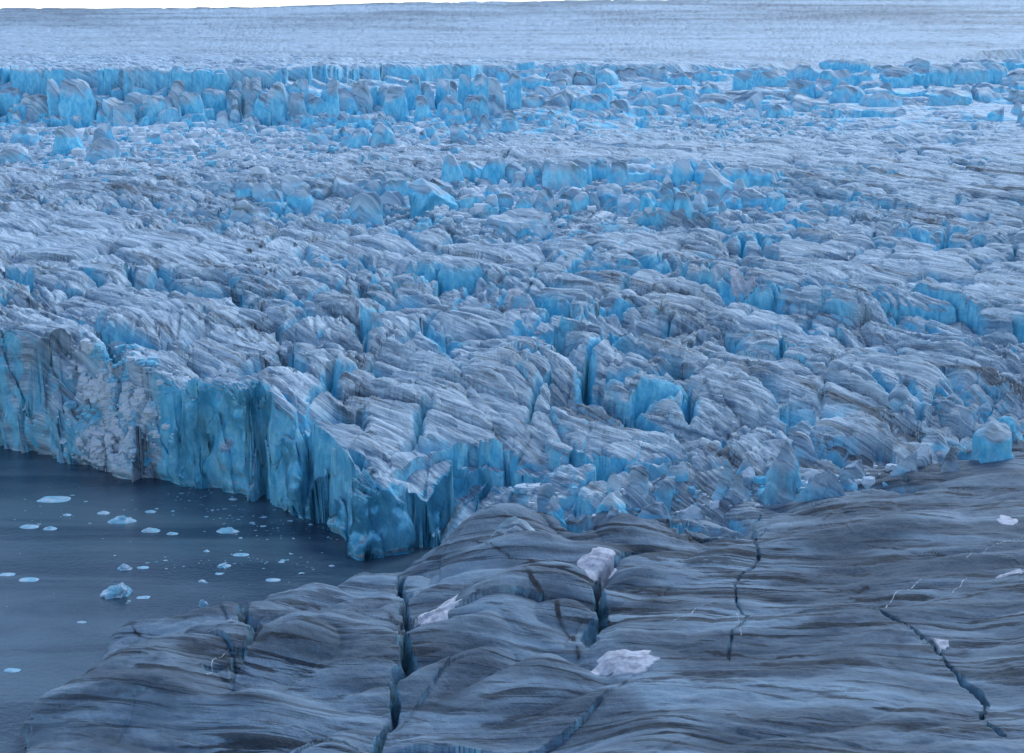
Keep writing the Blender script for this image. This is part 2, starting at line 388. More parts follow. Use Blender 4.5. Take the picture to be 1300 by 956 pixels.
# flutes, scallops and fractures on the steep faces
dis = fb3(X / 3.0, Y / 3.0, Z / 6.5, 3, 3, 0.55) * 0.75 + 0.35 * np.abs(n3(X / 1.2, Y / 1.2, Z / 3.0, 9))
cl = np.exp(-((M['sd'] - 1) / 6) ** 2) * (1 - M['lobe']) * (1 - sstep(700, 900, M['pxs']))
dis = dis * (1 - 0.5 * M['gate']) * (1 - 0.75 * cl) + cl * (1.5 * fb3(X / 9, Y / 9, Z / 7, 3, 23, 0.42) + 0.9 * (np.clip(n3(X / 5, Y / 5, Z / 5, 27) * 4, -1, 1)) * 0.5)
dis = dis * steep * np.clip(0.35 + M['rough'] * 0.6, 0, 1) + (0.10 * fb3(X / 1.3, Y / 1.3, Z / 1.3, 2, 14)) * np.clip(M['rough'] + M['tr'], 0, 1) * (1 - 0.9 * M['far'])
dis = dis + M['rub'] * 0.45 * fb3(X / 2.6, Y / 2.6, Z / 2.6, 2, 18)
notch = (1 - M['far']) * np.exp(-((Z - 0.3) / 0.9) ** 2) * steep * 1.2      # wave-cut notch
Ns = N.copy()
for ax in (0, 1):
    for _ in range(2):
        Ns = (Ns + np.roll(Ns, 1, ax) + np.roll(Ns, -1, ax) + np.roll(Ns, 2, ax) + np.roll(Ns, -2, ax)) / 5
Ns /= np.linalg.norm(Ns, axis=-1, keepdims=True) + 1e-9
P += Ns * (dis - notch)[..., None]
N = normals(P)
steep = sstep(0.34, 0.78, 1 - np.abs(N[..., 2]))
print('displaced', round(time.time() - T0, 1))

# ------------------------------------------------------------------ what the ice is made of at each point
lobe = M['lobe']
wall = sstep(-2, 2, M['sdm']) * (1 - sstep(5, 9, M['sdm'])) * (1 - lobe)
freshn = fb2(X / 30, Y / 45, 3, 101)
fresh = np.maximum(sstep(-0.2, 0.6, freshn), 0.65 * M['gate'])
blue = steep * (0.06 + 0.90 * fresh) * (1 - lobe * 0.75)
blue = blue * np.clip(0.75 + 0.4 * M['chaos'], 0, 1.2)
deep = M['opn'] * M['rough'] * (1 - lobe)
blue = np.maximum(blue, deep * 0.95)
blue = np.maximum(blue, M['chaos'] * sstep(0.0, 0.6, fb2(X / 14, Y / 18, 3, 111)) * 0.75)
face = steep * np.exp(-((M['sd'] - 1) / 7) ** 2) * (1 - sstep(620, 820, M['pxs'])) * (1 - lobe)
blue = np.maximum(blue, face * (0.72 + 0.35 * fb3(X / 7, Y / 7, Z / 14, 2, 6)))
blue = np.maximum(blue * (1 - 0.5 * M['rub']), M['rub'] * (0.35 + 0.5 * fb2(X / 6, Y / 6, 2, 149)))
blue = np.maximum(blue, M['crk'] * steep * 0.36)
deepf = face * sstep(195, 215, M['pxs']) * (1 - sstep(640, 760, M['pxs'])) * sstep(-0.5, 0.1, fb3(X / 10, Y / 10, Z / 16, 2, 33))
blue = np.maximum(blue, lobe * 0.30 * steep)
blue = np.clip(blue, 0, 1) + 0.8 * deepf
blue = blue - 0.35 * face * (1 - sstep(190, 215, M['pxs'])) * sstep(-0.2, 0.3, fb3(X / 5, Y / 5, Z / 6, 3, 35))
blue = np.maximum(blue, 0)
# silt: bands that follow the foliation
fa, fs = M['fol'][..., 0], M['fol'][..., 1]
band = fb2(fa / 70, fs / 9, 4, 121, 0.6)
dirt = sstep(-0.05, 0.85, band + 0.25 * fb2(X / 25, Y / 25, 2, 131)) * 0.75
reg = np.interp(M['pxs'], [0, 300, 700, 1300], [0.75, 0.8, 0.8, 1.0])
midband = np.exp(-((Y - 540) / 70) ** 2) * (1 - 0.7 * sstep(350, 700, M['pxs']))
dirt = dirt * reg * (1 - 0.75 * M['far']) + 0.36 * M['far'] * (1 - M['gate']) + 0.35 * midband + 0.28 * sstep(1700, 2500, Y) * sstep(-0.4, 0.4, fb2(X / 500, Y / 160, 3, 133)) + 0.16 * M['far'] * sstep(-0.1, 0.6, fb2(X / 260, Y / 110, 4, 135, .6))
dirt = np.where(lobe > 0, np.clip(-0.30 * M['jn'] + 0.45 + 0.55 * sstep(-0.4, 0.4, fb2(fa / 34, fs / 13, 3, 123, 0.55)) + 0.25 * sstep(600, 900, M['pxs']) - 0.35 * steep, 0, 1), dirt)
dirt = dirt * (1 - 0.8 * steep * (1 - lobe)) * (1 - 0.6 * M['chaos'])
# snow lodged in the rubble under the falls
snow = M['chaos'] * sstep(0.1, 0.7, fb2(X / 22, Y / 22, 3, 141)) * (1 - steep) * 0.8 * (1 - 0.75 * sstep(500, 720, M['pxs']) * (Y > 650))
snow = np.maximum(snow, M['rub'] * (0.40 + 0.4 * fb2(X / 5, Y / 5, 2, 145)))
dirt = dirt * (1 - 0.9 * M['rub'])
foot = np.exp(-((M['pxs'] - 640) / 90) ** 2) * np.exp(-((Y - 505) / 40) ** 2)
snow = np.maximum(snow, foot * (1 - steep * 0.4) * sstep(-0.5, 0.0, fb2(X / 12, Y / 12, 2, 151)))
foot = np.exp(-((M['pxs'] - 190) / 150) ** 2) * np.exp(-((Y - 730) / 75) ** 2)
snow = np.maximum(snow, foot * (1 - steep * 0.4) * sstep(-0.6, 0.1, fb2(X / 20, Y / 20, 2, 153)))
foot = np.exp(-((M['pxs'] - 960) / 60) ** 2) * np.exp(-((Y - 800) / 30) ** 2)
snow = np.maximum(snow, foot * (1 - steep * 0.5) * sstep(-0.2, 0.3, fb2(X / 14, Y / 14, 2, 157)))
pocket = sstep(0.35, 0.6, n2(X / 17, Y / 17, 161)) * sstep(0.4, 0.8, 1 - M['d'] / 3) * (1 - steep) * (1 - lobe) * M['rough']
snow = np.clip(np.maximum(snow, pocket * 0.8), 0, 1)
nearm = Y < 320
for pl in ([(1112, 772), (1140, 748), (1168, 732)], [(1225, 712), (1262, 694), (1310, 676)], [(850, 795), (884, 772), (905, 762)], [(935, 770), (941, 800), (939, 812)], [(1210, 745), (1228, 730)], [(262, 860), (272, 838), (292, 826)]):
    q = pdist((X + n2(X / 3, Y / 3, 171) * 0.5)[nearm], (Y + n2(X / 3, Y / 3, 172) * 0.5)[nearm], np.array([on_lobe(*a) for a in pl]))
    snow[nearm] = np.maximum(snow[nearm], lobe[nearm] * np.exp(-(q / 0.13) ** 2) * 0.5)
silt_shade = np.zeros_like(dirt)  # near-black lines on the lobe: silt, plus painted shade of folds and recesses
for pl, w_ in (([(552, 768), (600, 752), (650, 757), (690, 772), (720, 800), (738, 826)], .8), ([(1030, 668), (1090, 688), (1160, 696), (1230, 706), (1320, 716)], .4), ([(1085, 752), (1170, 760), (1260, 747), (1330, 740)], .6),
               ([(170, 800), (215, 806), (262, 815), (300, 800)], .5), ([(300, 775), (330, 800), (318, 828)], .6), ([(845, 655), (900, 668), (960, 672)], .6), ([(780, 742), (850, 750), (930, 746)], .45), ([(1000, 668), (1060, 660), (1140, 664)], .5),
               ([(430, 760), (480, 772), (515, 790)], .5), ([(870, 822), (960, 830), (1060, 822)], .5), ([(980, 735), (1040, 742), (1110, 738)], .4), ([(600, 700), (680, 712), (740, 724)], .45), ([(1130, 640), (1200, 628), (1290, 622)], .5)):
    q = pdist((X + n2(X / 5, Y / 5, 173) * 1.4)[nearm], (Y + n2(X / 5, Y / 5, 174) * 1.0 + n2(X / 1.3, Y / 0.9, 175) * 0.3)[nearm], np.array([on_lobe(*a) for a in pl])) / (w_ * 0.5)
    silt_shade[nearm] = np.maximum(silt_shade[nearm], lobe[nearm] * np.exp(-q ** 2) * sstep(-0.7, 0.1, n2(X / 6, Y / 3, 176))[nearm])
dirt = np.clip(dirt, 0, 1) + silt_shade  # values above one carry the painted fold shade along with silt
lobec = lobe * (1 - 0.85 * M['jn'])
blue = np.maximum(blue, lobe * M['jn'] * steep * 0.8)
dirt = dirt + (1 - lobe) * 0.45 * np.exp(-(np.maximum(M['sd'], 0) / 16) ** 2) * sstep(760, 900, M['pxs']) * (1 - steep)
mask = np.stack([blue, dirt, snow, lobec - M['far']], -1).astype(f4)  # dirt channel: silt plus the painted shade of the lobe's folds

# ------------------------------------------------------------------ materials
def nd(nt, t, **kw):
    n = nt.nodes.new(t)
    for k, v in kw.items():
        if k == 'inp':
            for a, b in v.items(): n.inputs[a].default_value = b
        else: setattr(n, k, v)
    return n
def mix(nt, fac, a, b, blend='MIX'):
    n = nd(nt, 'ShaderNodeMix', data_type='RGBA', blend_type=blend)
    for s, v in ((0, fac), (6, a), (7, b)):
        if isinstance(v, bpy.types.NodeSocket): nt.links.new(v, n.inputs[s])
        else: n.inputs[s].default_value = v if s == 0 else (*v, 1)
    return n.outputs[2]
def mth(nt, op, a, b=0.0, clamp=False):
    n = nd(nt, 'ShaderNodeMath', operation=op, use_clamp=clamp)
    for s, v in ((0, a), (1, b)):
        if isinstance(v, bpy.types.NodeSocket): nt.links.new(v, n.inputs[s])
        else: n.inputs[s].default_value = v
    return n.outputs[0]
def ramp(nt, v, a, b):
    n = nd(nt, 'ShaderNodeMapRange', interpolation_type='SMOOTHSTEP', inp={1: a, 2: b, 3: 0.0, 4: 1.0})
    nt.links.new(v, n.inputs[0]); return n.outputs[0]

def ice_material():
    m = bpy.data.materials.new('glacier_ice'); m.use_nodes = True
    nt = m.node_tree; L = nt.links.new
    bs = nt.nodes['Principled BSDF']
    at = nd(nt, 'ShaderNodeAttribute', attribute_name='ice_mask')
    sp = nd(nt, 'ShaderNodeSeparateColor'); L(at.outputs['Color'], sp.inputs[0])
    blue, dirt, snow = sp.outputs[0], sp.outputs[1], sp.outputs[2]  # dirt also holds the shade painted into the lobe's folds
    lobe = mth(nt, 'MAXIMUM', at.outputs['Alpha'], 0.0)
    nearf = mth(nt, 'ADD', 1.0, mth(nt, 'MINIMUM', at.outputs['Alpha'], 0.0))
    fo = nd(nt, 'ShaderNodeAttribute', attribute_name='foliation')
    geo = nd(nt, 'ShaderNodeNewGeometry')
    def noise(vec, scale, det, rough=0.6, dist=0.0, sc=None):
        if sc is not None:
            mp = nd(nt, 'ShaderNodeMapping'); mp.inputs['Scale'].default_value = sc; L(vec, mp.inputs[0]); vec = mp.outputs[0]
        n = nd(nt, 'ShaderNodeTexNoise', inp={'Scale': scale, 'Detail': det, 'Roughness': rough, 'Distortion': dist})
        L(vec, n.inputs['Vector']); return n.outputs[0]
    streak = noise(fo.outputs['Vector'], 1.0, 7, 0.62, 0.5, (0.06, 0.55, 1))
    fine = noise(fo.outputs['Vector'], 1.0, 5, 0.65, 0.3, (0.25, 2.6, 1))
    wisp = noise(fo.outputs['Vector'], 1.0, 8, 0.66, 1.6, (0.07, 0.62, 1))
    broad = noise(geo.outputs['Position'], 0.045, 4, 0.6, 0.6)
    grain = noise(geo.outputs['Position'], 1.6, 6, 0.7)
    vert = noise(geo.outputs['Position'], 1.0, 6, 0.62, 0.6, (0.42, 0.42, 0.20))
    # weathered ice
    c = mix(nt, ramp(nt, streak, 0.34, 0.66), (0.24, 0.35, 0.46), (0.74, 0.84, 0.90))
    c = mix(nt, mth(nt, 'MULTIPLY', ramp(nt, fine, 0.45, 0.68), mth(nt, 'MULTIPLY', mth(nt, 'MAXIMUM', nearf, 0.25), mth(nt, 'SUBTRACT', 0.52, mth(nt, 'MULTIPLY', lobe, 0.45)))), c, (0.065, 0.09, 0.13))
    # silt, plus the fold shade painted into the dirt mask
    sm = mth(nt, 'ADD', mth(nt, 'MULTIPLY', dirt, 1.05), mth(nt, 'MULTIPLY', mth(nt, 'SUBTRACT', streak, 0.5), mth(nt, 'SUBTRACT', 1.2, mth(nt, 'MULTIPLY', lobe, 0.75))))
    sm = mth(nt, 'ADD', sm, mth(nt, 'MULTIPLY', mth(nt, 'MULTIPLY', lobe, mth(nt, 'SUBTRACT', broad, 0.5)), 0.9))
    sm = mth(nt, 'MULTIPLY', ramp(nt, sm, 0.25, 1.0), 0.88)
    silt = mix(nt, ramp(nt, fine, 0.35, 0.7), (0.05, 0.066, 0.086), (0.105, 0.13, 0.16))
    c = mix(nt, sm, c, silt)
    gentle = noise(fo.outputs['Vector'], 1.0, 4, 0.5, 0.8, (0.05, 0.42, 1))
    lv = mth(nt, 'ADD', gentle, mth(nt, 'MULTIPLY', mth(nt, 'SUBTRACT', broad, 0.5), 1.1))
    lv = mth(nt, 'SUBTRACT', lv, mth(nt, 'MULTIPLY', mth(nt, 'SUBTRACT', dirt, 0.75), 0.22))
    lc = mix(nt, ramp(nt, lv, 0.28, 0.74), (0.075, 0.105, 0.14), (0.25, 0.335, 0.41))
    lc = mix(nt, mth(nt, 'MULTIPLY', ramp(nt, fine, 0.5, 0.75), 0.35), lc, (0.06, 0.07, 0.085))
    c = mix(nt, lobe, c, lc)
    dk = mth(nt, 'MULTIPLY', ramp(nt, mth(nt, 'ADD', wisp, mth(nt, 'MULTIPLY', mth(nt, 'SUBTRACT', broad, 0.5), 0.22)), 0.515, 0.585), mth(nt, 'ADD', 0.30, mth(nt, 'MULTIPLY', dirt, 0.65)))
    c = mix(nt, dk, c, (0.018, 0.026, 0.038))
    c = mix(nt, ramp(nt, mth(nt, 'ADD', dirt, mth(nt, 'MULTIPLY', mth(nt, 'SUBTRACT', streak, 0.5), 1.4)), 1.15, 1.6), c, (0.016, 0.022, 0.033))  # near-black for silt pockets and the painted shade in folds
    # clean blue ice on fracture faces
    bl = mix(nt, ramp(nt, vert, 0.3, 0.72), (0.05, 0.48, 0.74), (0.34, 0.78, 0.92))
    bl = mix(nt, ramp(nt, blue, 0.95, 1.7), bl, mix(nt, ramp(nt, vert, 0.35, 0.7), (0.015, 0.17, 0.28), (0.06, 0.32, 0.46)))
    bf = mth(nt, 'ADD', mth(nt, 'MULTIPLY', blue, 1.25), mth(nt, 'MULTIPLY', mth(nt, 'SUBTRACT', vert, 0.5), 0.9))
    bf = mth(nt, 'MULTIPLY', ramp(nt, bf, 0.15, 0.95), 0.95)
    c = mix(nt, bf, c, bl)
    # snow
    sf = mth(nt, 'ADD', snow, mth(nt, 'MULTIPLY', mth(nt, 'SUBTRACT', grain, 0.5), 0.8))
    c = mix(nt, ramp(nt, sf, 0.3, 0.6), c, (0.74, 0.79, 0.84))
    L(c, bs.inputs['Base Color'])
    bs.inputs['Roughness'].default_value = 0.55
    bs.inputs['Specular IOR Level'].default_value = 0.3
    b1 = nd(nt, 'ShaderNodeBump', inp={'Strength': 0.55, 'Distance': 0.8}); L(fine, b1.inputs['Height'])
    b2 = nd(nt, 'ShaderNodeBump', inp={'Strength': 0.5, 'Distance': 0.8}); L(mth(nt, 'MULTIPLY', nearf, 0.5), b2.inputs['Strength']); L(mth(nt, 'MULTIPLY', nearf, mth(nt, 'SUBTRACT', 0.55, mth(nt, 'MULTIPLY', lobe, 0.35))), b1.inputs['Strength']); L(grain, b2.inputs['Height']); L(b1.outputs[0], b2.inputs['Normal'])
    L(b2.outputs[0], bs.inputs['Normal'])
    return m
ICE = ice_material()

def make_mesh(name, V, F, mat, mask=None, fol=None, smooth=True):
    me = bpy.data.meshes.new(name)
    V = np.ascontiguousarray(V.reshape(-1, 3), f4); F = np.ascontiguousarray(F, np.int32)
    k = F.shape[1]
    me.vertices.add(len(V)); me.vertices.foreach_set('co', V.ravel())
    me.loops.add(F.size); me.loops.foreach_set('vertex_index', F.ravel())
    me.polygons.add(len(F))
    me.polygons.foreach_set('loop_start', np.arange(0, F.size, k, dtype=np.int32))
    me.polygons.foreach_set('use_smooth', np.full(len(F), smooth))
    me.update(calc_edges=True)
    if mask is not None:
        a = me.attributes.new('ice_mask', 'FLOAT_COLOR', 'POINT'); a.data.foreach_set('color', np.ascontiguousarray(mask.reshape(-1, 4), f4).ravel())
        a = me.attributes.new('foliation', 'FLOAT_VECTOR', 'POINT'); a.data.foreach_set('vector', np.ascontiguousarray(fol.reshape(-1, 3), f4).ravel())
    if smooth and len(F) < 9000: me.set_sharp_from_angle(angle=math.radians(28))
    me.materials.append(mat)
    o = bpy.data.objects.new(name, me); col.objects.link(o)
    return o

idx = np.arange(NU * NV, dtype=np.int32).reshape(NU, NV)
Fq = np.stack([idx[:-1, :-1], idx[1:, :-1], idx[1:, 1:], idx[:-1, 1:]], -1).reshape(-1, 4)
zf = P[..., 2].ravel()
keep = zf[Fq].max(1) > -1.8
Fq = Fq[keep]
used = np.zeros(NU * NV, bool); used[Fq.ravel()] = True
remap = np.cumsum(used) - 1
fol3 = M['fol'] * np.where(M['lobe'] > 0, 0.5, 1.0)[..., None]
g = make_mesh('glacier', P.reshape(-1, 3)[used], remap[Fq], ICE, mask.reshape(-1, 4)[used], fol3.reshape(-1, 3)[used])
g['kind'] = 'structure'
g['label'] = 'crevassed blue and grey glacier flowing down to the water'
g['category'] = 'glacier'
print('mesh', len(Fq), round(time.time() - T0, 1))

# visible-surface lookup: photo pixel -> point on the ice
SX, SY, SD = project(P[..., 0], P[..., 1], P[..., 2])
ok = (SX > -150) & (SX < 1450) & (SY > -20) & (SY < 1000) & (P[..., 2] > -1)
BW, BH = 801, 511
bi = (np.clip((SX + 150) / 2, 0, BW - 1)).astype(int) + BW * np.clip((SY + 20) / 2, 0, BH - 1).astype(int)
zb = np.full(BW * BH, 1e9); vb = np.full(BW * BH, -1, int)
sel = np.where(ok.ravel())[0]
o_ = sel[np.argsort(-SD.ravel()[sel], kind='stable')]
vb[bi.ravel()[o_]] = o_
Pf = P.reshape(-1, 3); Nf = N.reshape(-1, 3)
def hit(px, py):
    bx, by = int((px + 150) / 2), int((py + 20) / 2)
    for r in range(0, 12):
        for dy in range(-r, r + 1):
            for dx in range(-r, r + 1):
                if max(abs(dx), abs(dy)) != r: continue
                x, y = bx + dx, by + dy
                if 0 <= x < BW and 0 <= y < BH and vb[y * BW + x] >= 0: return Pf[vb[y * BW + x]].astype(float)
    return None

# ------------------------------------------------------------------ loose ice: towers, blocks, snow, floes
rnd = random.Random(5)
def tag(o, label, cat, group=None, kind=None):
    o['label'] = label; o['category'] = cat
    if group: o['group'] = group
    if kind: o['kind'] = kind
    return o
def sheet_height(x, y, r=0.0):
    """height of the ice at a plan position (mean over a small disc)"""
    if r > 0:
        return float(np.mean([sheet_height(x + r * math.cos(a), y + r * math.sin(a)) for a in np.arange(8) * math.pi / 4] + [sheet_height(x, y)]))
    i = int(np.clip(round((x / y + 0.50) / 1.00 * (NU - 1)), 0, NU - 1))
    j = int(np.clip(np.searchsorted(Yg[i], y), 0, NV - 1))
    return float(P[i, j, 2])
_cube = {}
def cube_sphere(n):
    if n in _cube: return _cube[n]
    t = np.tan(np.linspace(-1, 1, n + 1) * math.pi / 4)
    a, b = np.meshgrid(t, t, indexing='ij'); o = np.ones_like(a)
    faces = [(a, b, o), (b, a, -o), (o, a, b), (-o, b, a), (b, o, a), (a, -o, b)]
    V = np.concatenate([np.stack(f, -1).reshape(-1, 3) for f in faces])
    q = np.arange((n + 1) ** 2).reshape(n + 1, n + 1)
    q = np.stack([q[:-1, :-1], q[1:, :-1], q[1:, 1:], q[:-1, 1:]], -1).reshape(-1, 4)
    F = np.concatenate([q + i * (n + 1) ** 2 for i in range(6)])
    _, ix, inv = np.unique(np.round(V, 5), axis=0, return_index=True, return_inverse=True)
    _cube[n] = (V[ix], inv.reshape(-1)[F]); return _cube[n]
def ice_shape(seed, sx, sy, sz, n=12, boxy=6.0, cuts=8, lean=(0, 0), taper=0.25, rough=0.075, peak=0.0):
    """a fractured ice block: rounded box, flat fracture planes, flutes and small chips; base at z = 0"""
    r = np.random.RandomState(seed)
    D, F = cube_sphere(n)
    p = D / (np.abs(D) ** boxy).sum(1, keepdims=True) ** (1 / boxy)
    for k in range(cuts):
        a = r.rand() * 6.283; el = (r.uniform(-0.1, 0.25) if k % 3 else r.uniform(0.4, 0.9)) if k else 1.25 - 0.4 * r.rand()
        nv = np.array([math.cos(a) * math.cos(el), math.sin(a) * math.cos(el), math.sin(el)])
        dd = r.uniform(0.56, 0.95) if cuts > 8 else r.uniform(0.66, 1.02)
        p = p - np.maximum(p @ nv - dd, 0)[:, None] * nv
    h = (p[:, 2] + 1) / 2
    tp = 1 - taper * h - peak * h ** 2 * 0.6
    p[:, 0] *= tp; p[:, 1] *= tp
    q = p * np.array([sx, sy, sz]) / 2
    q[:, 0] += lean[0] * h * sz; q[:, 1] += lean[1] * h * sz
    s0 = min(sx, sy, sz)
    o = seed * 3.7 % 97
    w = q / s0
    nrm = p / (np.linalg.norm(p, axis=1, keepdims=True) + 1e-6)
    dsp = 1.6 * fb3(w[:, 0] * 1.6 + o, w[:, 1] * 1.6, w[:, 2] * 0.9, 3, 5, 0.55) - 0.9 * np.abs(n3(w[:, 0] * 3 + o, w[:, 1] * 3, w[:, 2] * 1.2, 8))
    q = q + nrm * (dsp * rough * s0)[:, None]
    q[:, 2] += sz / 2
    return q, F, nrm, h
def ice_block(name, seed, loc, size, tone, rot=0.0, **kw):
    """tone: blue, silt, snow amounts of the block"""
    q, F, nrm, h = ice_shape(seed, *size, **kw)
    b, d, sn = tone
    up = sstep(0.35, 0.8, nrm[:, 2])
    o = seed * 1.37
    nz = fb3(q[:, 0] / 4 + o, q[:, 1] / 4, q[:, 2] / 7, 2, 40)
    mk = np.stack([np.clip(b * (1 - 0.8 * up) + 0.35 * nz, 0, 1.4), np.clip(0.6 * d + 0.2 * up + 0.3 * nz, 0, 1) * (d > 0), np.clip(sn * (0.4 + 0.6 * up), 0, 1), np.full_like(h, -0.9 * float(sstep(330, 650, loc[1])))], -1)
    fl = (0.55 if loc[1] < 330 else 0.3) * np.stack([q[:, 0] + o, 0.5 * q[:, 0] + q[:, 1] + q[:, 2] * 0.6 + o * 3, np.zeros_like(h)], -1)
    ob = make_mesh(name, q, F, ICE, mk, fl)
    ob.location = loc; ob.rotation_euler = (0, 0, rot)
    return ob
def stand(px, py, wpx, hpx, depth=0.8, sink=0.18):
    """size and place of a block whose visible foot is at a photo pixel"""
    p = hit(px, py)
    if p is None: return None
    X, Y, Z = p
    w = wpx * Y / FPX; h = hpx * Y / FPX * 1.04
    dp = w * depth
    k = 1 + 0.42 * dp / Y
    cx_, cy_ = X * k, Y * k
    z = min([Z, sheet_height(cx_, cy_) + h * 0.3] + [sheet_height(cx_ + a * w, cy_ + b * dp) for a in (-.45, 0, .45) for b in (-.5, -.25)])
    z = max(z, Z - h * 0.55)
    h = h + 0.8 * (Z - z)
    return (X * k, Y * k, z - h * sink), (w * 1.06, dp, h * (1 + sink))
# photo foot x, y, width, height, (blue, silt, snow), shape options, label
BLU, PAL, MIX_, GRY, WHT, DRT = (0.78, 0.1, 0), (0.42, 0.15, 0.0), (0.56, 0.25, 0), (0.25, 0.4, 0), (0.15, 0.1, 0.55), (0.1, 0.85, 0)
UPPER = [
 (342, 150, 42, 46, MIX_, dict(taper=.2), 'tall rounded ice tower between two dark clefts, biggest in the upper icefall'),
 (299, 152, 19, 32, PAL, dict(taper=.45, peak=.3), 'narrow pointed ice tower just left of the biggest rounded tower'),
 (379, 134, 34, 34, BLU, dict(taper=.12), 'squarish blue ice tower just right of the biggest rounded tower'),
 (501, 150, 36, 40, BLU, dict(taper=.3), 'bright blue domed ice tower in the middle of the upper icefall'),
 (536, 149, 25, 28, BLU, dict(taper=.3), 'smaller blue domed tower right of the bright blue domed tower'),
 (570, 148, 33, 27, MIX_, dict(taper=.1), 'flat topped blue block third in the row of domed towers'),
 (604, 146, 30, 26, MIX_, dict(taper=.1), 'flat topped block at the right end of the domed tower row'),
 (461, 142, 32, 38, GRY, dict(taper=.25), 'streaky grey ice tower beside the dark dirt stripe of the upper fall'),
 (423, 138, 34, 34, MIX_, dict(taper=.2), 'blue grey tower left of the streaky grey tower'),
 (206, 151, 44, 27, PAL, dict(taper=.4, lean=(-.3, 0), peak=.3), 'pale leaning slab with a pointed crest under the upper ice wall'),
 (160, 157, 32, 27, PAL, dict(taper=.2), 'pale rounded block left of the leaning pointed slab'),
 (134, 154, 25, 16, BLU, dict(), 'low bright blue block below the left part of the wall'),
 (128, 140, 27, 16, PAL, dict(), 'pale block high on the slope below the left part of the wall'),
 (82, 197, 42, 33, BLU, dict(taper=.25, lean=(.1, 0)), 'large blue block standing in snow at the left foot of the upper icefall'),
 (124, 205, 48, 27, PAL, dict(taper=.3, lean=(.25, 0)), 'wedge shaped pale block in snow beside the large blue block'),
 (20, 204, 48, 17, PAL, dict(taper=.2), 'long low block at the left photo edge below the upper icefall'),
 (135, 184, 30, 28, PAL, dict(taper=.3), 'upright pale block above the wedge shaped block'),
 (36, 182, 42, 20, MIX_, dict(taper=.2), 'blue grey block above the long low block at the left edge'),
 (240, 197, 30, 20, WHT, dict(taper=.3), 'whitish block in the snow below the leaning slab'),
 (455, 187, 30, 23, BLU, dict(taper=.2), 'round blue block low on the slope below the streaky grey tower'),
 (486, 180, 38, 27, MIX_, dict(taper=.3), 'broad blue grey block below the bright blue domed tower'),
 (1010, 118, 47, 27, BLU, dict(taper=.08), 'wide bright blue block in the upper right ice ledge'),
 (1042, 119, 34, 28, BLU, dict(taper=.06), 'square blue block touching the wide bright blue block'),
 (1072, 118, 24, 26, MIX_, dict(taper=.1), 'narrow grey blue block right of the square blue block'),
 (1102, 119, 52, 24, MIX_, dict(taper=.08), 'wide grey blue block at the right end of the ledge of square blocks'),
 (1182, 103, 44, 22, BLU, dict(taper=.15), 'blue block on the high ledge near the right, leftmost of three'),
 (1226, 102, 42, 19, MIX_, dict(taper=.15), 'middle block of three on the high ledge near the right'),
 (1258, 101, 30, 17, PAL, dict(taper=.15), 'small block at the right end of the three on the high ledge'),
 (790, 98, 42, 13, BLU, dict(taper=.1), 'thin blue slab on the rim of the fall, first of four from the left'),
 (832, 101, 40, 15, BLU, dict(taper=.1), 'blue slab on the rim of the fall, second of four from the left'),
 (869, 101, 40, 15, MIX_, dict(taper=.1), 'blue slab on the rim of the fall, third of four from the left'),
 (903, 101, 34, 14, BLU, dict(taper=.1), 'blue slab on the rim of the fall, last of four from the left'),
 (985, 149, 48, 26, BLU, dict(taper=.15), 'rounded blue block low in the right part of the upper icefall'),
 (957, 149, 23, 18, PAL, dict(taper=.2), 'small pale block against the rounded blue block'),
 (1180, 122, 27, 12, (1.1, 0, 0), dict(taper=.2), 'vivid light blue block in the gap at the far right'),
 (955, 124, 84, 19, GRY, dict(taper=.15), 'long grey slab ridge below the rim slabs'),
 (682, 113, 42, 22, BLU, dict(taper=.1), 'blue block in the middle of the rim, left of a pair'),
 (712, 113, 34, 21, MIX_, dict(taper=.1), 'blue grey block in the middle of the rim, right of a pair'),
 (1060, 149, 40, 20, PAL, dict(taper=.15), 'pale block low on the right, beside the rubble hollow'),
 (885, 140, 70, 20, GRY, dict(taper=.2), 'long grey ridge block above the rubble hollow'),
]
